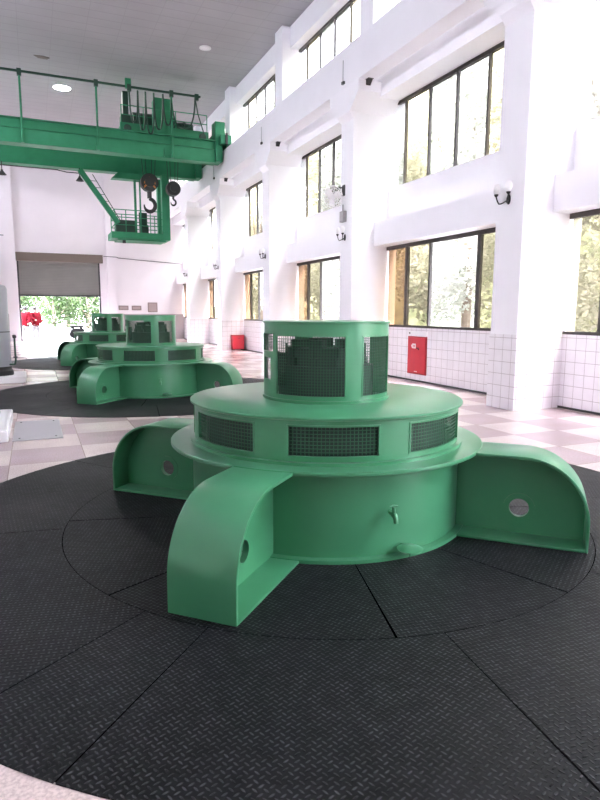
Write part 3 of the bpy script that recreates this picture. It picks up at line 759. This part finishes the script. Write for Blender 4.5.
MB().tube([(4.12,y0+.15,4.86),(4.12,y0+.15,7.27)], .05, 8).build('hanger_post', GC, cab); MB().tube([(4.32,y0+.15,4.86),(4.32,y0+.15,7.27)], .035, 8).build('hanger_post', GC, cab)
hr = MB()
for z in (5.15, 5.45, 5.75):
    hr.tube([(3.25,y0+.05,z),(5.2,y0+.05,z)], .02, 6); hr.tube([(3.25,y1-.05,z),(5.2,y1-.05,z)], .02, 6); hr.tube([(3.25,y0+.05,z),(3.25,y1-.05,z)], .02, 6)
for x in (3.25, 3.7, 4.7, 5.1): hr.tube([(x,y0+.05,4.86),(x,y0+.05,5.75)], .02, 6); hr.tube([(x,y1-.05,4.86),(x,y1-.05,5.75)], .02, 6)
hr.build('guard_rail', GC, cab)
MB().box(3.30, 4.10, y0+.15, y0+.5, 4.86, 5.36).build('control_desk', M['green_deep'], cab, smooth=False, bevel=.02)
MB().box(4.35,4.70,y0+.5,y0+.85,4.86,5.25).box(4.35,4.70,y0+.8,y0+.86,5.25,5.80).build('seat', M['green_deep'], cab, smooth=False, bevel=.02)
lr = MB()
for o in (0, .35):
    lr.tube([(2.2+o,y1-.3,7.25),(3.65+o*.8,y1-.3,4.9)], .018, 6)
for q in range(1, 9):
    u = q/9; lr.tube([(2.2+1.45*u, y1-.3, 7.25-2.35*u),(2.55+1.38*u, y1-.3, 7.25-2.35*u)], .012, 5)
lr.build('ladder', M['green_deep'], cab)
MB().cyl(.07, 4.42, 4.54, (3.62, y0+.2, 0), 14).build('platform_lamp', M['black'], cab)
# hook blocks
def hook(x, y, z, r, big):
    h = MB(); h.cyl(r, -.16, .16, (x, y, z), 28, 'y'); h.cyl(r*.55, -.22, .22, (x, y, z), 20, 'y')
    o = h.build('hook_block', M['black'], cr)
    if big:
        h = MB()
        for dz in (.02, -.14):
            for s in (-1, 1):
                h.add([(x, y-.165, z+dz+.10),(x+s*.22, y-.165, z+dz-.10),(x+s*.22, y-.165, z+dz-.01),(x, y-.165, z+dz+.19),
                       (x, y-.16, z+dz+.10),(x+s*.22, y-.16, z+dz-.10),(x+s*.22, y-.16, z+dz-.01),(x, y-.16, z+dz+.19)],
                      [(0,1,2,3),(4,5,6,7),(0,1,5,4),(1,2,6,5),(2,3,7,6),(3,0,4,7)])
        h.build('warning_chevron', M['orange'], o, smooth=False)
    k = .9 if big else .42
    h = MB(); h.tube([(x,y,z-r+.02),(x,y,z-r-.28*k)], .10*k, 10)
    pts = [(x,y,z-r-.28*k)]+[(x+.24*k*math.sin(q)*1.0, y, z-r-.58*k+.27*k*math.cos(q)) for q in [PI*2*i/20*.74+.15 for i in range(21)]]
    h.tube(pts, [.07*k]+[.085*k]*14+[.085*k*(1-i*.12) for i in range(7)], 10)
    h.build('hook', M['black'], o)
    for dx in (-.22, -.1, .1, .22):
        MB().tube([(x+dx*(r/.35), y, z+r*.5), (x+dx*1.5*(r/.35), y, 8.2)], .014, 6).build('wire_rope', M['green_deep'], o)
hook(4.48, 25.5, 6.66, .34, True)
hook(5.43, 25.5, 6.50, .28, False)

# ------------------------------------------------------------------ outside
struct(MB().box(-40, 60, -30, 90, -.35, -.06).build('ground', M['concrete_out'], smooth=False), 'pale concrete yard outside the hall')
# slope behind the window wall
hv = []; hf = []; NX, NY = 12, 24
for i in range(NX+1):
    for j in range(NY+1):
        x = 17+i*2.2; y = -14+j*3.6
        hv.append((x, y, -.4+max(0, (x-17))*.95+.8*math.sin(x*.7+y*.4)*min(1,i/3)+.6*math.sin(y*.5)*min(1,i/3)))
for i in range(NX):
    for j in range(NY): a = i*(NY+1)+j; hf.append((a, a+NY+1, a+NY+2, a+1))
struct(MB().add(hv, hf).build('hill', M['hill']), 'green slope outside the windows')
def crown_mesh(name, n, rad, hgt, z0, m, leaf=.30, seed=1):
    rnd = random.Random(seed); vs = []; fs = []
    blobs = [(rnd.uniform(-.6,.6)*rad, rnd.uniform(-.6,.6)*rad, z0+rnd.uniform(.1,.95)*hgt, rnd.uniform(.35,.6)*rad) for _ in range(16)]
    for _ in range(n):
        bx, by, bz, br = rnd.choice(blobs)
        while True:
            p = Vector((rnd.uniform(-1,1), rnd.uniform(-1,1), rnd.uniform(-1,1)))
            if .3 < p.length <= 1: break
        c = Vector((bx,by,bz))+p*br
        a = Vector((rnd.uniform(-1,1), rnd.uniform(-1,1), rnd.uniform(-.6,.6))).normalized()
        b = a.cross(Vector((rnd.uniform(-1,1), rnd.uniform(-1,1), rnd.uniform(-1,1)))).normalized()
        s = leaf*rnd.uniform(.6,1.3); o = len(vs)
        vs += [c-a*s*.5, c+b*s*.28, c+a*s*.5, c-b*s*.28]; fs.append((o,o+1,o+2,o+3))
    me = bpy.data.meshes.new(name); me.from_pydata([tuple(v) for v in vs], [], fs); me.update(); me.materials.append(m)
    return me
def tree_proto(name, kind, label, group, n, rad, hgt, z0, m, leaf, seed):
    t = thing(name, label, 'tree', (0,0,0), 0, group)
    tr = MB().tube([(0,0,-.3),(.05,.03,z0*.5),(-.03,.05,z0+hgt*.35),(.02,0,z0+hgt*.75)], [.2,.16,.11,.04], 8)
    for k in range(5):
        a = k*1.3+seed; tr.tube([(0,0,z0*.8+.25*k*hgt*.3),(rad*.5*math.cos(a),rad*.5*math.sin(a),z0+hgt*(.3+.1*k))], [.07,.02], 6)
    tr.build('trunk', M['bark'], t)
    o = bpy.data.objects.new('crown', crown_mesh('crown', n, rad, hgt, z0, m, leaf, seed)); COL.objects.link(o); o.parent = t
    return t
LB = 'pale sunlit tree seen blurred through the windows'
GRP = 'trees outside the windows'
protos = [tree_proto('tree', 0, LB, GRP, 22000, 2.6, 7.5, 1.0, M['leaf'], .16, 3), tree_proto('tree', 0, LB, GRP, 22000, 2.4, 9.5, 1.2, M['leaf2'], .17, 5)]
spots = []
for k in range(11): spots.append((13.2+1.2*(k % 3), -2+k*4.3, k % 2, .9+.12*((k*7) % 4)))
for k in range(8): spots.append((20+1.5*(k % 2), 2+k*6.0, (k+1) % 2, 1.05+.1*(k % 3)))
for i, (x, y, k, s) in enumerate(spots):
    o = protos[k] if i == k and i < 2 else copy_tree(protos[k])
    o.location = (x, y, -.06 if x < 17 else -.4+(x-17)*.95); o.scale = (s, s, s); o.rotation_euler = (0,0,i*1.7)
# beyond the shutter
LB2 = 'green tree beyond the yard, seen through the open roller shutter'
pd = tree_proto('tree', 0, LB2, 'trees beyond the yard', 2600, 2.3, 4.2, .5, M['leaf3'], .30, 9)
for i, (x, y, s) in enumerate(((-1.6,62,1.2),(1.6,58,.95),(4.6,60,1.1),(8.2,63,1.3),(-5.5,64,1.3),(11.5,66,1.3),(3.2,68,1.5),(-2.5,70,1.6),(7,72,1.6))):
    o = pd if i == 0 else copy_tree(pd); o.location = (x, y, -.06); o.scale = (s, s, s); o.rotation_euler = (0,0,i*2.1)

# two people in red by the opening
def person(x, y, rz, label, pose):
    t = thing('person', label, 'person', (x, y, -.06), rz); t.scale = (1.1,1.1,1.1)
    V = [(0,0,.92),(0,0,1.12),(0,0,1.36),(0,.0,1.48),(0,.02,1.62)]; E_ = [(0,1),(1,2),(2,3),(3,4)]; RR = [.14,.14,.16,.065,.10]
    def chain(root, pts, rs):
        p = root
        for q, r_ in zip(pts, rs): V.append(q); RR.append(r_); E_.append((p, len(V)-1)); p = len(V)-1
    chain(0, [(-.10,0,.66),(-.11,.02+pose*.05,.48),(-.11,-.02,.08),(-.12,.12,.03)], [.10,.065,.045,.04])
    chain(0, [(.10,0,.66),(.11,.02-pose*.05,.48),(.12,-.02,.08),(.13,.12,.03)], [.10,.065,.045,.04])
    chain(2, [(-.20,0,1.38),(-.27,.03,1.12),(-.24,.12,.90),(-.23,.16,.82)], [.07,.05,.038,.035])
    chain(2, [(.20,0,1.38),(.27,.03,1.12),(.22,.14+.1*pose,.95+.1*pose),(.20,.2+.12*pose,.92+.12*pose)], [.07,.05,.038,.035])
    def skin(name, m, keep, grow):
        idx = [i for i in range(len(V)) if keep(i)]; mp = {i: k for k, i in enumerate(idx)}
        me = bpy.data.meshes.new(name); me.from_pydata([V[i] for i in idx], [(mp[a],mp[b]) for a,b in E_ if a in mp and b in mp], []); me.materials.append(m)
        o = bpy.data.objects.new(name, me); COL.objects.link(o); o.parent = t
        md = o.modifiers.new('skin', 'SKIN')
        for k, i in enumerate(idx): me.skin_vertices[0].data[k].radius = (RR[i]+grow, RR[i]+grow)
        me.skin_vertices[0].data[0].use_root = True
        s = o.modifiers.new('sub', 'SUBSURF'); s.levels = 1; s.render_levels = 2
        return o
    body = skin('body', M['skin'], lambda i: True, 0)
    skin('jacket', M['jacket'], lambda i: i in (0,1,2,5,9,13,14,15,17,18,19), .055)
    skin('trousers', M['trousers'], lambda i: i in (0,5,6,7,9,10,11), .018)
    MB().sphere((0,-.01,1.66), .115, 1, 1.05, .95).build('hair', M['hair'], t)
    for s in (-1, 1): MB().sphere((s*.12,.06,.03), .055, .9, 2.1, .8).build('shoe', M['black'], t)
    MB().sphere((0,.125,1.60),.018).sphere((-.035,.105,1.63),.012).sphere((.035,.105,1.63),.012).build('face_features', M['hair'], t)
person(-.46, 38.0, 2.6, 'person in red jacket and white trousers just outside the shutter, closer to the door post', 0)
person(.06, 38.3, -2.4, 'person in red jacket and white trousers outside the shutter, arm raised forward', 1)
# parked dark scooter
t = thing('motor_scooter', 'dark parked scooter outside the shutter behind the far generator', 'scooter', (2.75, 40.5, -.06), 0)
for x in (-.55, .55):
    wv = MB(); wv.lathe([(.14,-.05),(.22,-.06),(.25,-.03),(.25,.03),(.22,.06),(.14,.05)], (x,0,.25), 24, 'y'); wv.build('wheel', M['scooter'], t)
MB().prism([(-.75,.45),(-.55,.62),(.05,.60),(.15,.30),(.45,.28),(.55,.55),(.62,.55),(.50,.20),(-.35,.22)], lambda u,v,q: (u,q,v), -.14, .14).build('body', M['scooter'], t, smooth=False, bevel=.03)
MB().box(-.72,.08,-.15,.15,.66,.78).build('seat', M['scooter'], t, bevel=.05)
MB().tube([(-.62,0,.6),(-.6,0,.70)], .08, 8).tube([(-.1,0,.55),(-.1,0,.68)], .08, 8).build('seat_post', M['scooter'], t)
MB().tube([(.60,0,.45),(.48,0,.95)], .035, 8).tube([(.42,-.32,1.0),(.48,0,.95),(.42,.32,1.0)], .02, 8).build('handlebar', M['scooter'], t)

# ------------------------------------------------------------------ light
wd = bpy.data.worlds.new('sky'); sc.world = wd; wd.use_nodes = True
nt = wd.node_tree; bg = nt.nodes['Background']
tc = nt.nodes.new('ShaderNodeTexCoord'); sx = nt.nodes.new('ShaderNodeSeparateXYZ'); nt.links.new(tc.outputs['Generated'], sx.inputs[0])
cr_ = nt.nodes.new('ShaderNodeValToRGB'); nt.links.new(sx.outputs['Z'], cr_.inputs[0])
cr_.color_ramp.elements[0].position = .0; cr_.color_ramp.elements[0].color = (.83,.875,1,1)
cr_.color_ramp.elements[1].position = .8; cr_.color_ramp.elements[1].color = (.85,.885,1,1)
nt.links.new(cr_.outputs[0], bg.inputs[0]); bg.inputs[1].default_value = 9.0
wd.cycles.sampling_method = 'MANUAL'; wd.cycles.sample_map_resolution = 256
def portal(c, rot, sx_, sy_):
    l = bpy.data.lights.new('window_portal', 'AREA'); l.shape = 'RECTANGLE'; l.size = sx_; l.size_y = sy_; l.cycles.is_portal = True
    o = bpy.data.objects.new('window_portal', l); COL.objects.link(o); o.location = c; o.rotation_euler = rot
for z0, z1 in ((1.25,3.21),(4.6,6.55),(8.3,9.86)):
    portal((XO+.02, (YB+YF)/2, (z0+z1)/2), (0, R(90), 0), z1-z0, YF-YB)
portal((XL-.28, (YB+YF)/2, 9.1), (0, R(-90), 0), .50, YF-YB)  # guides sky light through the added opening in the left wall
portal(((DX0+DX1)/2, YF+.32, 1.25), (R(-90), 0, 0), DX1-DX0, 2.5)
s = bpy.data.lights.new('sun', 'SUN'); s.energy = 30; s.angle = R(100); s.color = (.92,.92,1)
so = bpy.data.objects.new('sun', s); COL.objects.link(so); so.rotation_euler = (R(18), R(-28), 0)

# ------------------------------------------------------------------ camera
f, yaw, pitch, roll = 608.616, .40901, .1435, .0034
F = Vector((math.sin(yaw)*math.cos(pitch), math.cos(yaw)*math.cos(pitch), -math.sin(pitch)))
Rt = Vector((math.cos(yaw), -math.sin(yaw), 0)); U = Rt.cross(F)
c_, s_ = math.cos(roll), math.sin(roll); r_, u_ = c_*Rt+s_*U, -s_*Rt+c_*U
cam = bpy.data.cameras.new('camera'); cam.sensor_fit = 'VERTICAL'; cam.sensor_height = 24; cam.lens = 24*f/800; cam.clip_start = .05; cam.clip_end = 300
co = bpy.data.objects.new('camera', cam); COL.objects.link(co)
co.matrix_world = Matrix(((r_.x,u_.x,-F.x,0),(r_.y,u_.y,-F.y,0),(r_.z,u_.z,-F.z,1.6),(0,0,0,1)))
sc.camera = co
vs_ = sc.view_settings; vs_.view_transform = 'Standard'; vs_.look = 'None'; vs_.gamma = 1; vs_.use_curve_mapping = False
vs_.exposure = 2.34
cy = sc.cycles; cy.use_denoising = True; cy.max_bounces = 10; cy.diffuse_bounces = 6; cy.transparent_max_bounces = 12; cy.sample_clamp_indirect = 10; cy.caustics_reflective = False; cy.caustics_refractive = False
